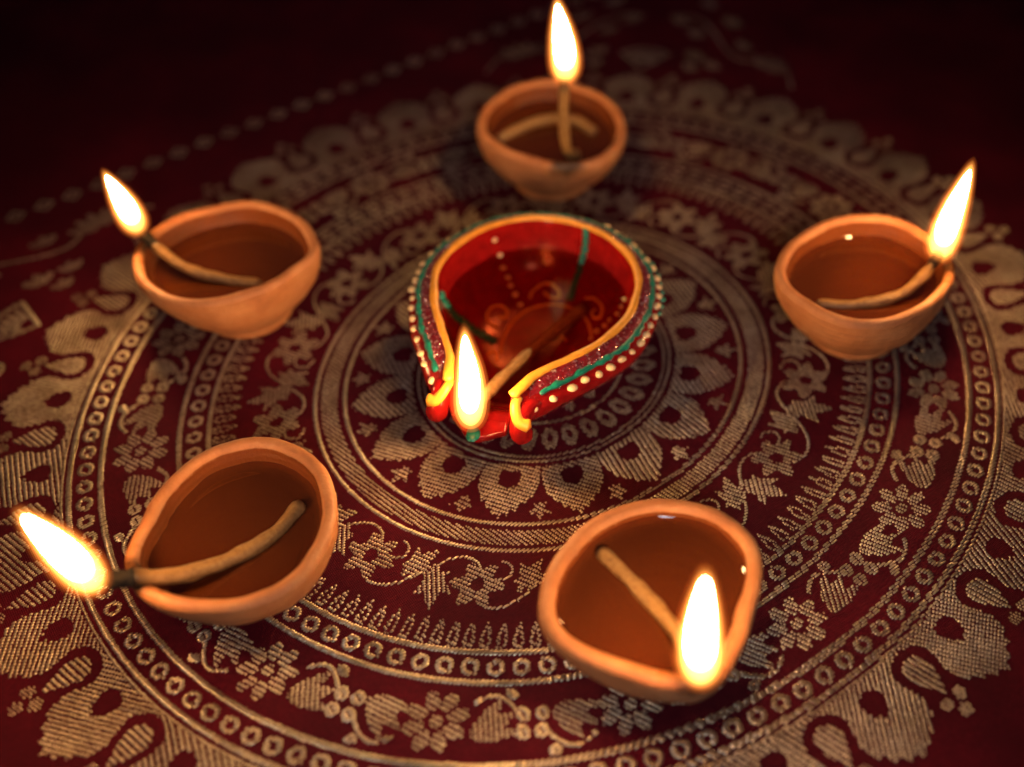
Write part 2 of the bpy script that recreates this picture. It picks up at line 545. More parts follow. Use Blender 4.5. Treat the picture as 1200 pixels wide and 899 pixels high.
def weave_pattern():
    # woven ring lines
    for ra, rb in ((.183, .190), (.281, .2875), (.294, .3015), (.463, .4735), (.530, .5405), (.765, .778),
                   (.829, .842), (.993, 1.0075), (1.059, 1.0725), (1.0775, 1.084)):
        ring(motif('ring_line', 9.0, 0.0), ra, rb)
    lab = motif('hatched_band', 1.25, 0.25)
    ring(lab, .4845, .5225)
    # heart of the mandala (mostly under the painted lamp)
    for k in range(16):
        lab = motif('inner_petal_motif', 1.45, -0.6)
        fill(lab, [polar(ell(0, .12, .018, .05), 22.5 * k)])
    for k in range(32):
        fill(motif('loop_motif', 1.2, 0.5), [polar(LOOP, 11.25 * k + 4.0, .235), polar(LOOP_HOLE, 11.25 * k + 4.0, .235)])
    for k in range(16):
        a = 11.25 + 22.5 * k
        sh = 0.62 if (-150 < ((a + 180) % 360 - 180) < -60) else (-0.15 if k % 2 else 0.12)
        fill(motif('petal_motif', 1.6, sh), [wrap(PETAL, a), wrap(PETAL_HOLE, a)])
        fill(motif('sprig_motif', 1.5, 0.4), [polar(SPRIG, 22.5 * k, .434)])
    # inner vine
    for k in range(16):
        a = 11.25 + 22.5 * k
        fill(motif('vine_flower_motif', 1.5, 0.5), [polar(FLOWER6, a, .622), polar(ell(0, 0, .014, .016), a, .622)])
        fill(motif('vine_leaf_motif', 1.5, -0.5), [polar(rot2(LEAF3 * 1.15, .25), a - 8.2, .628)])
        fill(motif('vine_leaf_motif', 1.5, 0.5), [polar(rot2(-LEAF3 * 1.0, -.5), a - 13.2, .605)])
        st = catmull([(0, .590), (-1.5, .568), (-4.5, .560), (-7.5, .574), (-11, .612), (-14.5, .655), (-18, .674), (-21.0, .668), (-22.2, .655)], 6)
        ang = np.radians(a + st[:, 0])
        stem = np.stack([st[:, 1] * np.cos(ang), st[:, 1] * np.sin(ang)], -1)
        fill(motif('vine_stem_motif', 9, 0), [strip(stem, .0065)])
        ang = np.radians(a + 3.6 + 2.6 * np.cos(np.linspace(-2.4, 1.6, 20)))
        rr = .585 - .022 * np.sin(np.linspace(-2.4, 1.6, 20))
        fill(motif('tendril_motif', 9, 0), [strip(np.stack([rr * np.cos(ang), rr * np.sin(ang)], -1), .006)])
    for k in range(144):
        fill(motif('tooth_motif', 1.5, 0.5), [wrap(TOOTH, 2.5 * k), wrap(TOOTH_HOLE, 2.5 * k)])
    for k in range(102):
        a = 360 / 102 * k
        fill(motif('bead_motif', 9, 0), [polar(ell(0, 0, .0190, .0190, 0, 20), a, .8035), polar(ell(0, 0, .0072, .0080), a, .8035)])
    # outer vine
    for k in range(16):
        a = 11.25 + 22.5 * k
        lab = motif('rosette_motif', 1.5, 0.45)
        fill(lab, [polar(ell(0, 0, .0130, .0130), a, .918)])
        for j in range(8):
            b = 2 * PI * (j + .5) / 8
            fill(lab, [polar(ell(.0415 * math.cos(b), .0415 * math.sin(b), .0215, .0143, b), a, .918)])
        a4 = 22.5 * k
        lab = motif('four_petal_motif', 9, 0)
        for sx in (-1, 1):
            for sy in (-1, 1):
                fill(lab, [polar(ell(.0175 * sx, .0175 * sy, .0155, .0160), a4, .918)])
        for sg in (-1, 1):
            fill(motif('tulip_motif', 1.5, 0.5 * sg), [polar(rot2(TULIP * (1.2, 1.2 * sg), sg * 1.05), a4 + sg * 4.7, .918 - .004 * sg)])
            t = np.linspace(0, 1, 24)
            ang = np.radians(a4 + sg * (1.6 + 5.6 * t))
            rr = .918 + sg * .020 + sg * .036 * np.sin(PI * t * .85)
            fill(motif('stem_motif', 9, 0), [strip(np.stack([rr * np.cos(ang), rr * np.sin(ang)], -1), .0095)])
            fill(motif('bud_motif', 9, 0), [polar(ell(0, 0, .015, .011, .5 * sg), a4 + sg * 2.6, .918 + sg * .058)])
    for k in range(128):
        a = 360 / 128 * k + 1.0
        fill(motif('bead_motif', 9, 0), [polar(ell(0, 0, .0195, .0190, 0, 20), a, 1.0335), polar(ell(0, 0, .0070, .0080), a, 1.0335)])
    # scalloped outer ring
    for k in range(32):
        a = 11.25 * k
        fill(motif('lobe_motif', 1.55, (0.75, -0.2, 0.3, -0.6)[k % 4]), [wrap(LOBE, a), wrap(LOBE_HOLE, a)])
        a += 5.625
        fill(motif('drop_motif', 1.55, 0.3), [polar(DROP, a)])
        lab = motif('berry_motif', 0.9, 0.4)
        for dx, dy in ((-.018, 1.226), (.018, 1.226), (0, 1.256)):
            fill(lab, [polar(ell(dx, dy, .0145, .0145), a)])
    # corner sprays between the mandala and the straight border
    for q in range(4):
        da = 33 + 45 + 90 * q
        arc = np.linspace(-1, 1, 15) * .75
        wedge = np.vstack([[(0, 1.285)], np.stack([.125 * np.sin(arc), 1.285 + .135 * np.cos(arc)], -1)])
        hole = np.vstack([[(0, 1.305)], np.stack([.103 * np.sin(arc * .86), 1.300 + .105 * np.cos(arc * .86)], -1)])
        fill(motif('fan_motif', 9, 0), [polar(wedge, da), polar(hole, da)])
        lab = motif('fan_rib_motif', 9, 0)
        for b in (-.5, -.25, 0, .25, .5):
            fill(lab, [polar(strip([(.035 * math.sin(b), 1.305 + .035 * math.cos(b)), (.092 * math.sin(b), 1.305 + .092 * math.cos(b))], .014), da)])
        for sg in (-1, 1):
            for (dr, dang, sz) in ((1.375, 6.0, 1.0), (1.335, 9.0, .8), (1.31, 6.2, .75), (1.475, 11.5, .9), (1.51, 5.0, .9), (1.60, 8.5, 1.0), (1.58, 2.5, .9), (1.70, 5.0, .9)):
                lab = motif('spray_leaf_motif', 1.4, 0.5)
                for b in (-.8, 0, .8):
                    l = ell(0, .028 * sz, .014 * sz, .026 * sz)
                    fill(lab, [polar(rot2(l, b + .6 * sg), da + sg * dang, dr)])
            lab = motif('fan_flower_motif', 1.4, 0.5)
            for b in np.linspace(-.9, .9, 5):
                fill(lab, [polar(rot2(ell(0, .056, .0125, .040), b + .35 * sg), da + sg * 16.0, 1.375)])
            t = np.linspace(0, 1, 30)
            ang = np.radians(da + sg * (1.5 + 20 * t))
            rr = 1.62 - .30 * t ** 1.0 + .05 * np.sin(2 * PI * t * 1.5)
            fill(motif('spray_stem_motif', 9, 0), [strip(np.stack([rr * np.cos(ang), rr * np.sin(ang)], -1), .011)])
    # straight woven border on four sides
    for q in range(3):
        b0 = math.radians(33 + 90 * q)
        ax, nx_ = np.array([math.cos(b0), math.sin(b0)]), np.array([-math.sin(b0), math.cos(b0)])
        def loc(l):
            l = np.asarray(l, float)
            return l[:, :1] * ax + l[:, 1:2] * nx_
        n = 18
        for i in range(-n, n + 1):
            x = i * .0765
            d = .030
            sq = np.array([(x - d, 1.415), (x, 1.415 - d), (x + d, 1.415), (x, 1.415 + d)])
            sh = np.array([(x - d * .55, 1.415), (x, 1.415 - d * .55), (x + d * .55, 1.415), (x, 1.415 + d * .55)])
            si = np.array([(x - d * .25, 1.415), (x, 1.415 - d * .25), (x + d * .25, 1.415), (x, 1.415 + d * .25)])
            fill(motif('diamond_motif', 9, 0), [loc(sq), loc(sh), loc(si)])

def stitch_cloth(root):
    cols = np.arange(NCOL)
    per = np.array([1.0] + [m[1] for m in MOTIFS[1:]])
    shf = np.array([0.0] + [m[2] for m in MOTIFS[1:]])
    rows, ua, ub, labs = [], [], [], []
    gap = 0.42 * MM / SC
    for i in range(NROW):
        L = LAB[i]
        if not L.any():
            continue
        u = cols * DU
        ph = (u + shf[L] * i * PV) % per[L]
        on = (L > 0) & ((ph > gap) | (per[L] > 5 * MM / SC))
        key = np.where(on, L, 0)
        ch = np.nonzero(np.diff(key))[0] + 1
        st = np.r_[0, ch]
        en = np.r_[ch, NCOL]
        k = key[st]
        good = (k > 0) & (en - st >= 3)
        rows.append(np.full(good.sum(), i)); ua.append(st[good]); ub.append(en[good]); labs.append(k[good])
    rows = np.concatenate(rows); ua = np.concatenate(ua) * DU - HALF; ub = np.concatenate(ub) * DU - HALF
    labs = np.concatenate(labs)
    # long floats are tied down about every 2.4 mm
    mx = 2.4 * MM / SC
    n = np.maximum(1, np.round((ub - ua) / mx)).astype(int)
    idx = np.repeat(np.arange(len(n)), n)
    sub = np.arange(len(idx)) - np.repeat(np.cumsum(n) - n, n)
    ln = (ub - ua) / n
    a = ua[idx] + sub * ln[idx]
    b = a + ln[idx]
    long = n[idx] > 1
    b = np.where(long, b - 0.12 * MM / SC, b)
    rows, labs = rows[idx], labs[idx]
    v = (rows + 0.5) * PV - HALF
    v = v + rng.normal(0, PV * 0.05, len(v))
    a = a + rng.normal(0, DU * .6, len(a)); b = b + rng.normal(0, DU * .6, len(b))
    N = len(a)
    tS = np.array([0.0, 0.22, 0.78, 1.0])
    zS = np.array([-0.12, 0.85, 0.85, -0.12])
    wS = np.array([0.24, 0.41, 0.41, 0.24])
    hh = 0.48 * MM * rng.uniform(0.75, 1.2, N)
    slant = rng.normal(0, 0.10, N) * PV
    VV = np.zeros((N, 12, 3))
    for s in range(4):
        U = a + (b - a) * tS[s]
        for c, side in enumerate((-1, 0, 1)):
            Vv = v + side * wS[s] * PV + slant * (tS[s] - .5)
            px = U * CW - Vv * SW
            py = U * SW + Vv * CW
            wx = INV[0, 0] * px + INV[0, 1] * py
            wy = INV[1, 0] * px + INV[1, 1] * py
            z = cloth_height(wx, wy) - 0.0004 + hh * (zS[s] if side == 0 else zS[s] * 0.25 - 0.05)
            VV[:, s * 3 + c, 0] = wx; VV[:, s * 3 + c, 1] = wy; VV[:, s * 3 + c, 2] = z
    quad = np.array([(s * 3 + c, s * 3 + c + 3, s * 3 + c + 4, s * 3 + c + 1) for s in range(3) for c in range(2)])
    order = np.argsort(labs, kind='stable')
    labs, VV = labs[order], VV[order]
    uniq, start, cnt = np.unique(labs, return_index=True, return_counts=True)
    for l, s0, c0 in zip(uniq, start, cnt):
        vs = VV[s0:s0 + c0].reshape(-1, 3)
        fs = (quad[None] + (np.arange(c0) * 12)[:, None, None]).reshape(-1, 4)
        # leave out motifs the picture shows nothing of (far behind the camera)
        cxy = vs.mean(0)
        if cxy[1] < -0.235 or abs(cxy[0]) > 0.34:
            continue
        me = bpy.data.meshes.new(MOTIFS[l][0])
        me.vertices.add(len(vs))
        me.vertices.foreach_set('co', vs.astype(np.float32).ravel())
        me.loops.add(fs.size)
        me.loops.foreach_set('vertex_index', fs.astype(np.int32).ravel())
        me.polygons.add(len(fs))
        me.polygons.foreach_set('loop_start', np.arange(0, fs.size, 4, dtype=np.int32))
        me.polygons.foreach_set('use_smooth', np.ones(len(fs), bool))
        me.update(calc_edges=True)
        me.materials.append(M_ZARI)
        link(bpy.data.objects.new(MOTIFS[l][0], me), root)
    print('stitches', N, 'motifs', len(uniq))

cloth = build_cloth()
weave_pattern()
stitch_cloth(cloth)

# ------------------------------------------------------------------ terracotta lamps
RIMS = {
 'L': [28.7, 28.0, 27.5, 27.2, 27.1, 27.1, 27.3, 27.6, 27.7, 27.8, 28.5, 29.5, 30.7, 32.2, 33.5, 33.8, 33.5, 33.0, 32.1, 31.0, 29.8, 28.5, 27.1, 25.7, 24.8, 24.5, 24.3, 24.5, 25.6, 28.0],
 'R': [29.1, 29.9, 30.0, 30.2, 30.5, 30.4, 29.8, 28.7, 27.7, 26.8, 26.2, 26.2, 26.6, 27.2, 28.3, 29.5, 29.6, 28.9, 28.3, 28.3, 28.3, 28.1, 27.3, 26.1, 25.0, 24.6, 24.6, 25.2, 26.4, 27.7],
 'T': [27.4, 26.7, 26.3, 26.3, 26.5, 26.9, 27.6, 28.3, 28.4, 28.2, 28.0, 28.0, 28.0, 28.2, 28.6, 29.1, 29.4, 29.1, 28.5, 28.1, 27.7, 28.1, 29.5, 30.9, 31.6, 31.8, 31.3, 30.4, 29.2, 28.1],
 'BL': [27.3, 27.5, 27.7, 28.1, 28.4, 28.6, 28.6, 28.4, 27.9, 27.2, 26.5, 25.8, 25.3, 25.1, 25.2, 25.5, 27.6, 30.2, 31.7, 32.4, 31.4, 30.6, 30.2, 30.1, 30.0, 29.7, 29.0, 28.3, 27.8, 27.4],
 'BR': [26.2, 28.0, 29.6, 30.4, 30.6, 30.4, 29.7, 29.0, 28.3, 27.7, 27.3, 27.1, 27.2, 27.9, 28.9, 30.3, 31.4, 31.3, 29.8, 28.1, 27.3, 27.2, 27.8, 28.8, 29.3, 27.8, 25.6, 24.6, 24.2, 25.0]}
RIM_H = 27.5

def flame(parent, base, tip, width, origin, bend=0.0):
    """base, tip in mm (world); a teardrop core in a thin glowing mantle"""
    b, t = np.array(base, float), np.array(tip, float)
    ax = t - b
    Ln = np.linalg.norm(ax)
    q = Vector(ax).to_track_quat('Z', 'Y')
    def lathe(wid, z0, z1, sharp):
        nr, nt = 40, 24
        V = []
        for i in range(nr):
            s = i / (nr - 1)
            # teardrop: full low down, long taper to the tip
            r = wid * float(np.interp(s, [0, .03, .09, .18, .28, .42, .6, .78, .90, .96, 1], [.05, .46, .78, .95, 1, .955, .79, .54, .34, .21, .02]))
            sway = width * 0.5 * (bend * (s * s - 0.6 * s) + 0.05 * math.sin(s * 7.0 + width * 3))
            sw2 = width * 0.5 * 0.6 * bend * math.sin(s * 3.0 + 1)
            for k in range(nt):
                a = 2 * PI * k / nt
                V.append(((r * math.cos(a) + sway) * MM, (r * math.sin(a) + sw2) * MM, (z0 + (z1 - z0) * s) * MM))
        F = grid_faces(nr, nt)
        F.append(tuple(range(nt))[::-1])
        F.append(tuple(range((nr - 1) * nt, nr * nt)))
        return V, F
    V, F = lathe(width * 0.5 * 1.22, -1.6, Ln * 1.035, 1)
    mantle = mesh_obj('flame', V, F, M_GAS_RED, parent)
    mantle.location = (Vector(b) - Vector(origin)) * MM
    mantle.rotation_mode = 'QUATERNION'
    mantle.rotation_quaternion = q
    V, F = lathe(width * 0.5 * 1.02, -0.6, Ln * 1.0, 1)
    mesh_obj('flame_mantle', V, F, M_GAS_MID, mantle)
    V, F = lathe(width * 0.5 * 0.84, 0.6, Ln * 0.965, 1)
    mesh_obj('flame_body', V, F, M_GAS_IN, mantle)
    V, F = lathe(width * 0.5 * 0.62, Ln * 0.13, Ln * 0.91, 1)
    mesh_obj('flame_core', V, F, M_CORE, mantle)

def wick(parent, pts, origin, rad, char_len=5.0, strands=3):
    P = catmull(pts, 10) - np.array(origin)
    s = np.r_[0, np.cumsum(np.linalg.norm(np.diff(P, axis=0), axis=1))]
    R = rad * (1 + 0.08 * np.sin(s * 0.35 + 1) + 0.04 * np.sin(s * 0.9))
    R *= np.where(s > s[-1] - 6, 0.86, 1.0)
    R[0] *= 0.8
    shp = lambda ph, d: 1 + 0.05 * math.cos(strands * (ph - d * 0.22))
    cut = np.searchsorted(s, s[-1] - char_len)
    V, F = tube(P[:cut + 1] * MM, R[:cut + 1] * MM, 14, lambda ph, d: shp(ph, d / MM))
    w = mesh_obj('wick', V, F, M_COTTON, parent)
    bn = np.repeat(np.clip(1 - (s[cut] - s[:cut + 1]) / 4.5, 0, 1), 14)
    bn = np.r_[bn, 0, 1].astype(np.float32)
    w.data.attributes.new('burn', 'FLOAT', 'POINT').data.foreach_set('value', bn)
    V, F = tube(P[cut:] * MM, R[cut:] * MM * 1.2, 12, lambda ph, d: 1 + 0.13 * math.sin(3 * ph + d / MM * 1.3) + 0.08 * math.sin(5 * ph - d / MM * 2.1))
    mesh_obj('charred_tip', V, F, M_CHAR, w)

def clay_lamp(key, centre, label, oil_drop, lip, wick_pts, wick_r, fl_base, fl_tip, fl_w, char_len=5.0, seed=0):
    root = empty('oil_lamp', (centre[0] * MM, centre[1] * MM, 0), label, 'oil lamp', 'terracotta oil lamps around the painted lamp')
    nt = 120
    th = np.arange(nt) * 2 * PI / nt
    tab = np.array(RIMS[key])
    ang = np.arange(len(tab) + 1) * 2 * PI / len(tab)
    # periodic smooth interpolation of the hand-pinched outline
    x = th / (2 * PI) * len(tab)
    i0 = np.floor(x).astype(int); f = x - i0
    g = lambda k: tab[(i0 + k) % len(tab)]
    rim = 0.5 * (2 * g(0) + (g(1) - g(-1)) * f + (2 * g(-1) - 5 * g(0) + 4 * g(1) - g(2)) * f ** 2 + (3 * g(0) - g(-1) - 3 * g(1) + g(2)) * f ** 3)
    mean = 28.0
    H = RIM_H
    prof = [(0.0, 0.0, 0.45), (0.0, 0.0, 0.545), (0.0, 0.6, 0.565), (0.0, 2.2, 0.570), (0.05, 3.4, 0.565), (0.10, 4.2, 0.60),
            (0.25, 7.0, 0.715), (0.45, 11.0, 0.835), (0.65, 15.5, 0.925), (0.85, 20.0, 0.978), (1.0, 24.0, 0.998)]
    rings = [(b, z, fr, 0.0) for b, z, fr in prof]
    for k in range(0, 9):
        a = PI * k / 8
        rings.append((1.0, 25.7 + 1.8 * math.sin(a), 1.0, lip * 0.5 * (1 - math.cos(a))))
    for z, fr, b in ((23.5, 0.985, 1.0), (20.5, 0.955, .97), (17.0, 0.905, .9), (13.5, 0.82, .8), (10.0, 0.69, .6), (7.5, 0.52, .4), (6.2, 0.3, .2), (5.8, 0.1, 0.)):
        rings.append((b, z, fr, lip))
    V = []
    for b, z, fr, inset in rings:
        base_r = mean * (1 - b) + rim * b
        r = base_r * fr - inset * (1 if fr > .6 else fr)
        for j in range(nt):
            p = Vector((math.cos(th[j]) * 1.4 + seed * 7, math.sin(th[j]) * 1.4, z * 0.06))
            w = mnoise.noise(p * 1.6)
            w2 = mnoise.noise(p * 5.0)
            rr_ = r[j] + (0.55 * w + 0.20 * w2) * min(1, z / 5)
            zz = z + (0.55 * mnoise.noise(Vector((math.cos(th[j]) * 1.3, math.sin(th[j]) * 1.3, seed * 3.1))) if z > 15 else 0) * min(1, (z - 15) / 8 if z > 15 else 0)
            V.append((rr_ * math.cos(th[j]) * MM, rr_ * math.sin(th[j]) * MM, zz * MM))
    F = grid_faces(len(rings), nt)
    F.append(tuple(range(nt))[::-1])
    F.append(tuple(range((len(rings) - 1) * nt, len(rings) * nt)))
    bowl = mesh_obj('bowl', V, F, M_CLAY, root)
    tipv = np.array([fl_base[0] - centre[0], fl_base[1] - centre[1], RIM_H]) if fl_base[2] < 40 else np.array([3.5, -28.0, RIM_H])
    tipv[:2] *= (float(np.interp(math.atan2(tipv[1], tipv[0]) % (2 * PI), ang, np.r_[tab, tab[0]])) - 1.5) / np.hypot(*tipv[:2])
    dist = np.linalg.norm(np.array(V) / MM - tipv, axis=1)
    att = bowl.data.attributes.new('soot', 'FLOAT', 'POINT')
    wet = np.zeros((len(rings), nt), np.float32)
    for i, rg in enumerate(rings):
        if i >= 19:                       # inner side of the lip and below: soaked with oil
            wet[i] = 1.0 if i >= 20 else 0.6
    wa = bowl.data.attributes.new('wet', 'FLOAT', 'POINT')
    wa.data.foreach_set('value', wet.ravel())
    oa = bowl.data.attributes.new('oily', 'FLOAT', 'POINT')
    oa.data.foreach_set('value', np.clip(1.5 - dist / 14.0, 0, 1).astype(np.float32))
    att = bowl.data.attributes['soot']
    att.data.foreach_set('value', np.clip(1.05 - dist / 9.0, 0, 1).astype(np.float32))
    # oil with a meniscus at the wall
    zo = H - oil_drop
    zs = np.array([5.8, 6.2, 7.5, 10.0, 13.5, 17.0, 20.5, 23.5, 25.7])
    frs = np.array([.1, .3, .52, .69, .82, .905, .955, .985, 1.0])
    bs = np.array([0, .2, .4, .6, .8, .9, .97, 1, 1])
    fr, b = np.interp(zo, zs, frs), np.interp(zo, zs, bs)
    edge = (mean * (1 - b) + rim * b) * fr - lip
    V = []
    steps = [(0.02, 0, 0), (0.25, 0, 0), (0.5, 0, 0), (0.75, 0, 0), (1, -3.0, 0.0), (1, -2.3, 0.03), (1, -1.7, 0.10), (1, -1.1, 0.25), (1, -0.6, 0.48), (1, -0.1, 0.85), (1, 0.5, 1.4)]
    for fct, off, dz in steps:
        for j in range(nt):
            r = edge[j] * fct + off if fct == 1 else (edge[j] - 3.0) * fct
            V.append((r * math.cos(th[j]) * MM, r * math.sin(th[j]) * MM, (zo + dz) * MM))
    F = [f[::-1] for f in grid_faces(len(steps), nt)]
    F.append(tuple(range(nt)))
    mesh_obj('oil', V, F, M_OIL, root)
    org = (centre[0], centre[1], 0)
    wick(root, wick_pts, org, wick_r, char_len)
    flame(root, fl_base, fl_tip, fl_w, org, (0.15, -0.3, 0.15, -0.2, 0.25)[seed - 1])
    return root

clay_lamp('L', (-102.8, 31.0), 'terracotta oil lamp with a small flame tilting off a blackened wick end', 8.5, 3.6,
          [[-94.3, 22.2, 18.8], [-106.7, 24.2, 20.2], [-117.3, 26.4, 22.5], [-125.6, 30.0, 26.6], [-133.4, 35.8, 31.0]], 1.75,
          (-134.4, 35.6, 32.0), (-137.8, 32.1, 60.3), 9.4, 5.5, 1)
clay_lamp('R', (104.5, 12.0), 'terracotta oil lamp with tall slim flame at its lip, wick curving along its wall', 7.6, 3.6,
          [[88.3, 3.8, 19.3], [99.4, 2.1, 20.2], [113.3, 3.9, 21.8], [121.8, 8.1, 25.9], [127.4, 13.0, 31.5]], 1.75,
          (128.3, 12.6, 29.0), (127.8, 12.9, 67.6), 10.2, 4.0, 2)
clay_lamp('BL', (-86.6, -80.6), 'terracotta oil lamp with a big flame outside its lip and wick hooked at the end', 7.4, 4.0,
          [[-70.9, -72.0, 19.6], [-77.2, -82.6, 20.4], [-87.3, -91.4, 22.0], [-99.0, -98.4, 25.4], [-107.6, -101.3, 29.3], [-114.4, -103.8, 31.5]], 2.1,
          (-117.6, -105.0, 30.5), (-122.6, -111.3, 72.0), 10.8, 6.5, 3)
clay_lamp('BR', (24.5, -107.5), 'terracotta oil lamp with a straight thick wick running across its oil to the flame', 4.4, 4.4,
          [[10.7, -93.0, 22.6], [18.1, -103.2, 23.3], [24.6, -113.9, 24.6], [29.0, -124.2, 27.5], [31.4, -134.3, 31.5]], 2.1,
          (31.4, -135.6, 30.0), (27.3, -135.2, 74.4), 10.4, 3.0, 4)
clay_lamp('T', (7.0, 102.5), 'terracotta oil lamp with its wick standing upright, flame high above the rim', 8.5, 3.8,
          [[15.5, 88.0, 21.0], [12.4, 83.5, 24.5], [10.6, 80.2, 33.0], [9.9, 79.2, 46.0], [9.9, 79.2, 58.6]], 1.9,
          (9.8, 79.2, 57.5), (7.8, 79.3, 89.5), 10.6, 2.5, 5)
far_lamp = bpy.data.objects['oil_lamp.004']
V, F = tube((catmull([[-13.2, 102.0, 18.8], [-4.0, 107.5, 20.4], [6.0, 111.5, 20.8], [16.0, 110.5, 20.6], [23.0, 104.0, 19.6]], 10) - np.array([7.0, 102.5, 0])) * MM, 2.1 * MM, 14, lambda ph, d: 1 + .05 * math.cos(3 * (ph - d * 220)))
mesh_obj('wick', V, F, M_COTTON, far_lamp)

# ------------------------------------------------------------------ painted lamp
def painted_lamp():
    C = (-2.3, 9.0, 0.0)
    root = empty('painted_oil_lamp', (C[0] * MM, C[1] * MM, 0),
                 'painted red oil lamp with glittering rim, teal lines and cream dots at the mandala centre', 'oil lamp')
    A0 = math.radians(-111.6)
    RO = np.array([[0, 58.5], [3, 57.0], [6, 54.6], [9, 53.0], [12, 53.6], [16, 53.8], [20, 52.2], [25, 49.4], [30, 47.2], [37, 45.0], [47, 43.3], [58, 42.0], [80, 40.7], [110, 40.2], [180, 40.2]])
    RI = np.array([[0, 51.0], [11.5, 50.5], [14, 47.0], [17.5, 42.7], [22, 40.2], [28, 37.8], [38, 35.2], [60, 33.0], [90, 32.4], [180, 32.4]])
    def dev(a):
        return abs((math.degrees(a - A0) + 180) % 360 - 180)
    ro = lambda a: float(np.interp(dev(a), RO[:, 0], RO[:, 1])) + 0.25 * math.sin(a * 7 + 1)
    ri = lambda a: float(np.interp(dev(a), RI[:, 0], RI[:, 1])) + 0.20 * math.sin(a * 5)
    def dip(a):
        d = dev(a)
        t = min(1, max(0, (11.4 - d) / 2.2))
        return t * t * (3 - 2 * t)
    ZI, ZO = 28.0, 23.4
    def band(a, f):
        """point on the sloping rim, f 0 at the opening to 1 at the outer edge"""
        r = ri(a) + (ro(a) - ri(a)) * f
        z = ZI + (ZO - ZI) * f ** 1.25 + 0.5 * math.sin(PI * f)
        return np.array([r * math.cos(a), r * math.sin(a), z])
    PR = np.array([[0, 4.5], [.4, 5], [.65, 7], [.84, 12], [.93, 18], [.985, 25.5], [1, 28]])
    def zin(x, y):
        a = math.atan2(y, x)
        return float(np.interp(math.hypot(x, y) / ri(a), PR[:, 0], PR[:, 1]))
    # body
    ths = sorted(set([i * 2.5 for i in range(144)] + [((math.degrees(A0) + s * d) % 360) for s in (-1, 1) for d in np.arange(7.5, 14, 0.45)]))
    ths = np.radians(ths)
    nt = len(ths)
    rings = []
    for z, f, b, cap in ((0, .40, 0, 0), (0, .50, 0, 0), (1.0, .53, 0, 1), (3.0, .545, .1, 3), (6, .62, .3, 6), (10, .745, .55, 8), (14.5, .905, .8, 9.5), (18.5, .980, .95, 11), (21.3, .998, 1, 12.5)):
        rings.append(('o', z, f, b, cap))
    for f in (1.0, .93, .8, .6, .4, .2, .07, 0.0):
        rings.append(('b', f, 0, 0, 15.0 + 1.2 * (1 - f)))
    for fr, z in ((.992, 27.2), (.985, 25.5), (.96, 21.5), (.93, 18), (.84, 12), (.75, 9), (.65, 7), (.52, 5.8), (.4, 5), (.2, 4.65), (.03, 4.5)):
        rings.append(('i', z, fr, 0, 15.8 if z > 15.8 else z))
    V = []
    for kind, p0, p1, p2, cap in rings:
        for a in ths:
            k = dip(a)
            if kind == 'o':
                r = (40.2 * (1 - p2) + ro(a) * p2) * p1; z = p0
            elif kind == 'b':
                q = band(a, p0); r = math.hypot(q[0], q[1]); z = q[2]
                if p0 == 1.0:
                    z -= 0.5
                if p0 == 0.0:
                    z -= 0.25
            else:
                r = ri(a) * p1; z = p0
            z = z - k * max(0, z - cap)
            w = 0.18 * mnoise.noise(Vector((r * math.cos(a) * .12, r * math.sin(a) * .12, z * .12)))
            V.append(((r + w) * math.cos(a) * MM, (r + w) * math.sin(a) * MM, z * MM))
    F = grid_faces(len(rings), nt)
    F.append(tuple(range(nt))[::-1])
    F.append(tuple(range((len(rings) - 1) * nt, len(rings) * nt)))
    body = mesh_obj('body', V, F, M_RED, root)
    # oil, level 16.3
    zo = 16.2
    fr = np.interp(zo, PR[:, 1], PR[:, 0])
    nt2 = 144
    V = []
    st = [(0.05, 0, 0), (.4, 0, 0), (.8, 0, 0), (1, -2.0, 0), (1, -1.0, .10), (1, -.45, .35), (1, 0.0, .8), (1, .5, 1.2)]
    for fct, off, dz in st:
        for j in range(nt2):
            a = 2 * PI * j / nt2
            e = min(ri(a) * fr, 44.0)
            r = e * fct + off
            V.append((r * math.cos(a) * MM, r * math.sin(a) * MM, (zo + dz) * MM))
    F = [f[::-1] for f in grid_faces(len(st), nt2)]
    F.append(tuple(range(nt2)))
    mesh_obj('oil', V, F, M_OIL_CLEAR, root)
    dg = math.radians
    # raised yellow piping round the opening; curls over the two horns
    path = []
    for d in np.linspace(11.6, 348.4, 240):
        a = A0 + dg(d)
        q = band(a, 0.03 + 0.02 * math.sin(d * .21) * math.sin(d * 0.05))
        q[2] += 0.25
        path.append(q)
    path = np.array(path)
    s = np.linspace(0, 1, len(path))
    rad = 1.25 + 0.10 * np.sin(s * 90) + 0.10 * np.sin(s * 37 + 1) + 0.35 * np.exp(-(s / .02) ** 2) + .35 * np.exp(-((1 - s) / .02) ** 2)
    V, F = tube(path * MM, rad * MM, 10, flat=0.6)
    mesh_obj('yellow_piping', V, F, M_YELLOW, root)
    # rounded red lips curling outwards either side of the spout
    es, et = np.array([math.cos(A0), math.sin(A0)]), np.array([math.sin(A0), -math.cos(A0)])
    def lp(s_, t_, z_):
        return np.array([*(es * s_ + et * t_), z_])
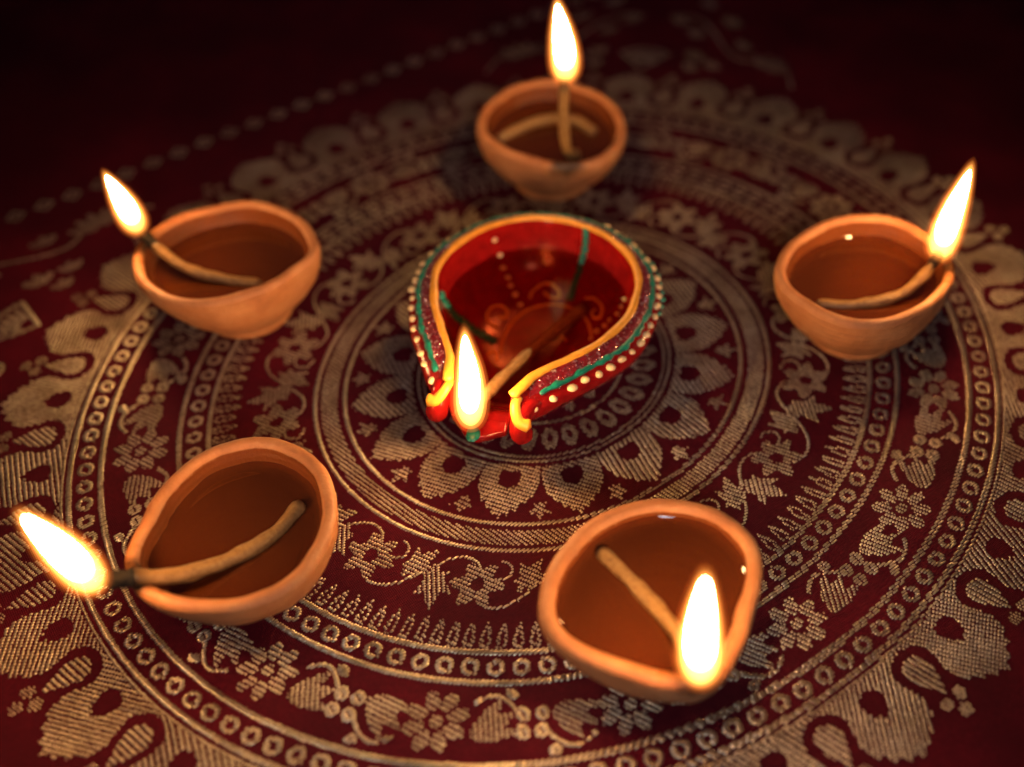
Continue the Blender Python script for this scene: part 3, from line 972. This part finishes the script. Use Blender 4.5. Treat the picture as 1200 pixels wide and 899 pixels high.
    for sg in (1, -1):
        k = sg * (0.85 if sg > 0 else 0.98)
        c = catmull([lp(44, 17.5 * k, 22.0), lp(49, 15.2 * k, 23.4), lp(52.0, 14.2 * k, 22.8), lp(54.2, 14.4 * k, 20.0), lp(54.2, 15.2 * k, 16.6)], 8)
        V, F = tube(c * MM, np.linspace(2.6, 3.6, len(c)) * np.where(np.arange(len(c)) > len(c) - 4, .86, 1) * MM, 16)
        lip_o = mesh_obj('spout_lip', V, F, M_RED, root)
        c = catmull([lp(48.5, 11.9 * k, 26.6), lp(51.0, 11.8 * k, 26.6), lp(53.4, 12.8 * k, 25.2), lp(55.0, 14.6 * k, 23.6), lp(54.8, 17.2 * k, 22.8)], 8)
        V, F = tube(c * MM, np.linspace(1.3, 2.0, len(c)) * MM, 12, flat=.7)
        mesh_obj('yellow_tip', V, F, M_YELLOW, lip_o)
    # glitter band
    V = []
    na = 220
    A = [A0 + dg(d) for d in np.linspace(17, 343, na)]
    for f, dz in ((.10, 0.0), (.16, .28), (.34, .34), (.50, .30), (.56, 0.0)):
        for a in A:
            q = band(a, f); q[2] += dz
            V.append(q * MM)
    mesh_obj('glitter_band', V, grid_faces(5, na, closed=False), M_GLIT, root)
    # loose glitter grains
    GV, GF = [], []
    for i in range(1500):
        a = A0 + dg(random.uniform(14, 346))
        q = band(a, random.uniform(.10, .60) if random.random() < .85 else random.uniform(.6, .95)); q[2] += 0.36 if i % 6 else 0.2
        r = random.uniform(.12, .24)
        c = len(GV)
        tilt = Matrix.Rotation(random.uniform(0, 6.28), 3, Vector((random.random() - .5, random.random() - .5, random.random() + .1)).normalized())
        for p in ((r, 0, 0), (-r, 0, 0), (0, r, 0), (0, -r, 0), (0, 0, r * .6), (0, 0, -r * .6)):
            w = tilt @ Vector(p)
            GV.append(((q[0] + w.x) * MM, (q[1] + w.y) * MM, (q[2] + w.z) * MM))
        for t in ((0, 2, 4), (2, 1, 4), (1, 3, 4), (3, 0, 4), (2, 0, 5), (1, 2, 5), (3, 1, 5), (0, 3, 5)):
            GF.append(tuple(c + k for k in t))
    g = mesh_obj('glitter_grains', GV, GF, M_GRAIN, root, smooth=False)
    g['kind'] = 'stuff'
    # teal wavy line
    path, rad = [], []
    for i, d in enumerate(np.linspace(21, 341, 300)):
        a = A0 + dg(d)
        q = band(a, .62 + .030 * math.sin(d * .33) * math.sin(d * .11 + 1) + .012 * math.sin(d * 1.3))
        q[2] += 0.3
        path.append(q)
        rad.append(.92 + .22 * math.sin(d * .52) + .16 * math.sin(d * 1.21))
    V, F = tube(np.array(path) * MM, np.array(rad) * MM, 9, flat=.7)
    mesh_obj('teal_line', V, F, M_TEAL, root)
    # cream dots near the edge, teal blobs on the far edge
    def blob(name, q, r, mat, parent, h=.75, tail=0.0, ta=0.0):
        V = []
        nr, ns = 6, 12
        for i in range(nr):
            ph = (PI / 2) * i / (nr - 1)
            for k in range(ns):
                a = 2 * PI * k / ns
                rr = r * math.cos(ph) * (1 + .10 * math.sin(a * 2 + q[0]) + tail * max(0, math.cos(a - ta)) ** 3)
                V.append((rr * math.cos(a) * MM, rr * math.sin(a) * MM, (r * h * math.sin(ph) - .15) * MM))
        F = grid_faces(nr, ns)
        F.append(tuple(range((nr - 1) * ns, nr * ns)))
        o = mesh_obj(name, V, F, mat, parent)
        o.location = Vector(q) * MM
        return o
    n_dots = 50
    for i in range(n_dots):
        d = 19 + (341 - 19) * i / (n_dots - 1) + random.uniform(-.7, .7)
        a = A0 + dg(d)
        q = band(a, .86 + random.uniform(-.02, .02))
        blob('cream_dot', q, random.uniform(1.10, 1.50), M_CREAM, root, tail=random.choice([0, 0, .5]), ta=random.uniform(0, 6))
    for i in range(34):
        d = 95 + 165 * i / 33 + random.uniform(-1, 1)
        a = A0 + dg(d)
        q = band(a, .98); q[2] -= .2
        blob('teal_dot', q, random.uniform(.9, 1.5), M_TEAL, root)
    blob('teal_dot', (56.3 * math.cos(A0), 56.3 * math.sin(A0), 15.2), 2.3, M_TEAL, root, h=.5, tail=.6, ta=A0)
    # painting inside the bowl
    PAINT = {'dots': [[-13.3, 28.2], [-11.7, 27.1], [-10.8, 25.3], [-9.2, 23.2], [-8.3, 21.0], [-6.8, 18.2], [-5.2, 14.1]],
             'teal': [[17.6, 26.9], [17.4, 25.3], [15.8, 23.3], [13.6, 19.4], [11.8, 14.7]],
             'teal2': [[-31.3, 2.6], [-28.3, 2.5], [-24.4, 1.6], [-19.5, -0.6], [-14.0, -3.9]],
             'dotsr': [[29.3, 3.0], [28.1, 2.3], [26.8, 1.4], [24.4, 0.7], [22.6, -0.6], [20.0, -1.5], [17.8, -4.5]],
             'arc': [[-12.3, -8.8], [-11.4, -2.3], [-8.2, 5.8], [-2.9, 11.6], [3.4, 13.7], [9.6, 12.5], [14.6, 8.8], [17.3, 3.3], [18.1, -3.5]],
             's1': [[-13.4, 3.5], [-15.9, 5.0], [-16.6, 8.4], [-14.8, 12.0], [-11.7, 12.9], [-9.7, 10.7], [-10.8, 8.0], [-12.3, 8.4]],
             's2': [[-1.7, 16.6], [-1.1, 19.0], [2.2, 21.7], [5.9, 21.4], [8.3, 18.4], [7.7, 15.9], [5.1, 16.8], [3.1, 18.8]],
             's3': [[16.9, 13.9], [19.9, 12.3], [22.2, 8.3], [21.5, 4.6], [19.5, 4.9], [18.8, 7.8], [20.2, 8.4]],
             's4': [[-16.5, -10.4], [-15.0, -8.7], [-13.6, -9.8], [-13.6, -12.8]],
             'inner': [[3.0, -4.0], [4.5, -1.5], [7.5, -1.2], [9.5, -3.5]]}
    def on(p, dz=.25):
        return np.array([p[0], p[1], zin(p[0], p[1]) + dz])
    for k in ('dots', 'dotsr'):
        for p in PAINT[k]:
            q = on(p, 0)
            blob('inner_dot', q, random.uniform(.85, 1.15), M_CREAM, root, h=.9)
    for k in ('teal', 'teal2'):
        c = catmull(PAINT[k], 14)
        path = [on(p, .2) for p in c]
        s_ = np.arange(len(c))
        V, F = tube(np.array(path) * MM, (1.75 + .45 * np.sin(s_ * 1.3) + .2 * np.sin(s_ * 2.9)) * MM, 8, flat=.6)
        mesh_obj('teal_stroke', V, F, M_TEAL, root)
    for k in ('arc', 's1', 's2', 's3', 's4', 'inner'):
        c = catmull(PAINT[k], 10)
        path = [on(p, .1) for p in c]
        V, F = tube(np.array(path) * MM, .55 * MM, 8, flat=.6)
        mesh_obj('yellow_swirl', V, F, M_YELLOW, root)
    wick(root, [[13.3, 17.3, 8.0], [0.4, -0.8, 12.0], [-11.0, -18.8, 17.0], [-19.0, -32.5, 20.0], [-22.4, -43.0, 22.5]], C, 1.9, 3.5)
    flame(root, (-23.3, -45.2, 20.5), (-23.3, -45.6, 61.2), 9.8, C)

painted_lamp()
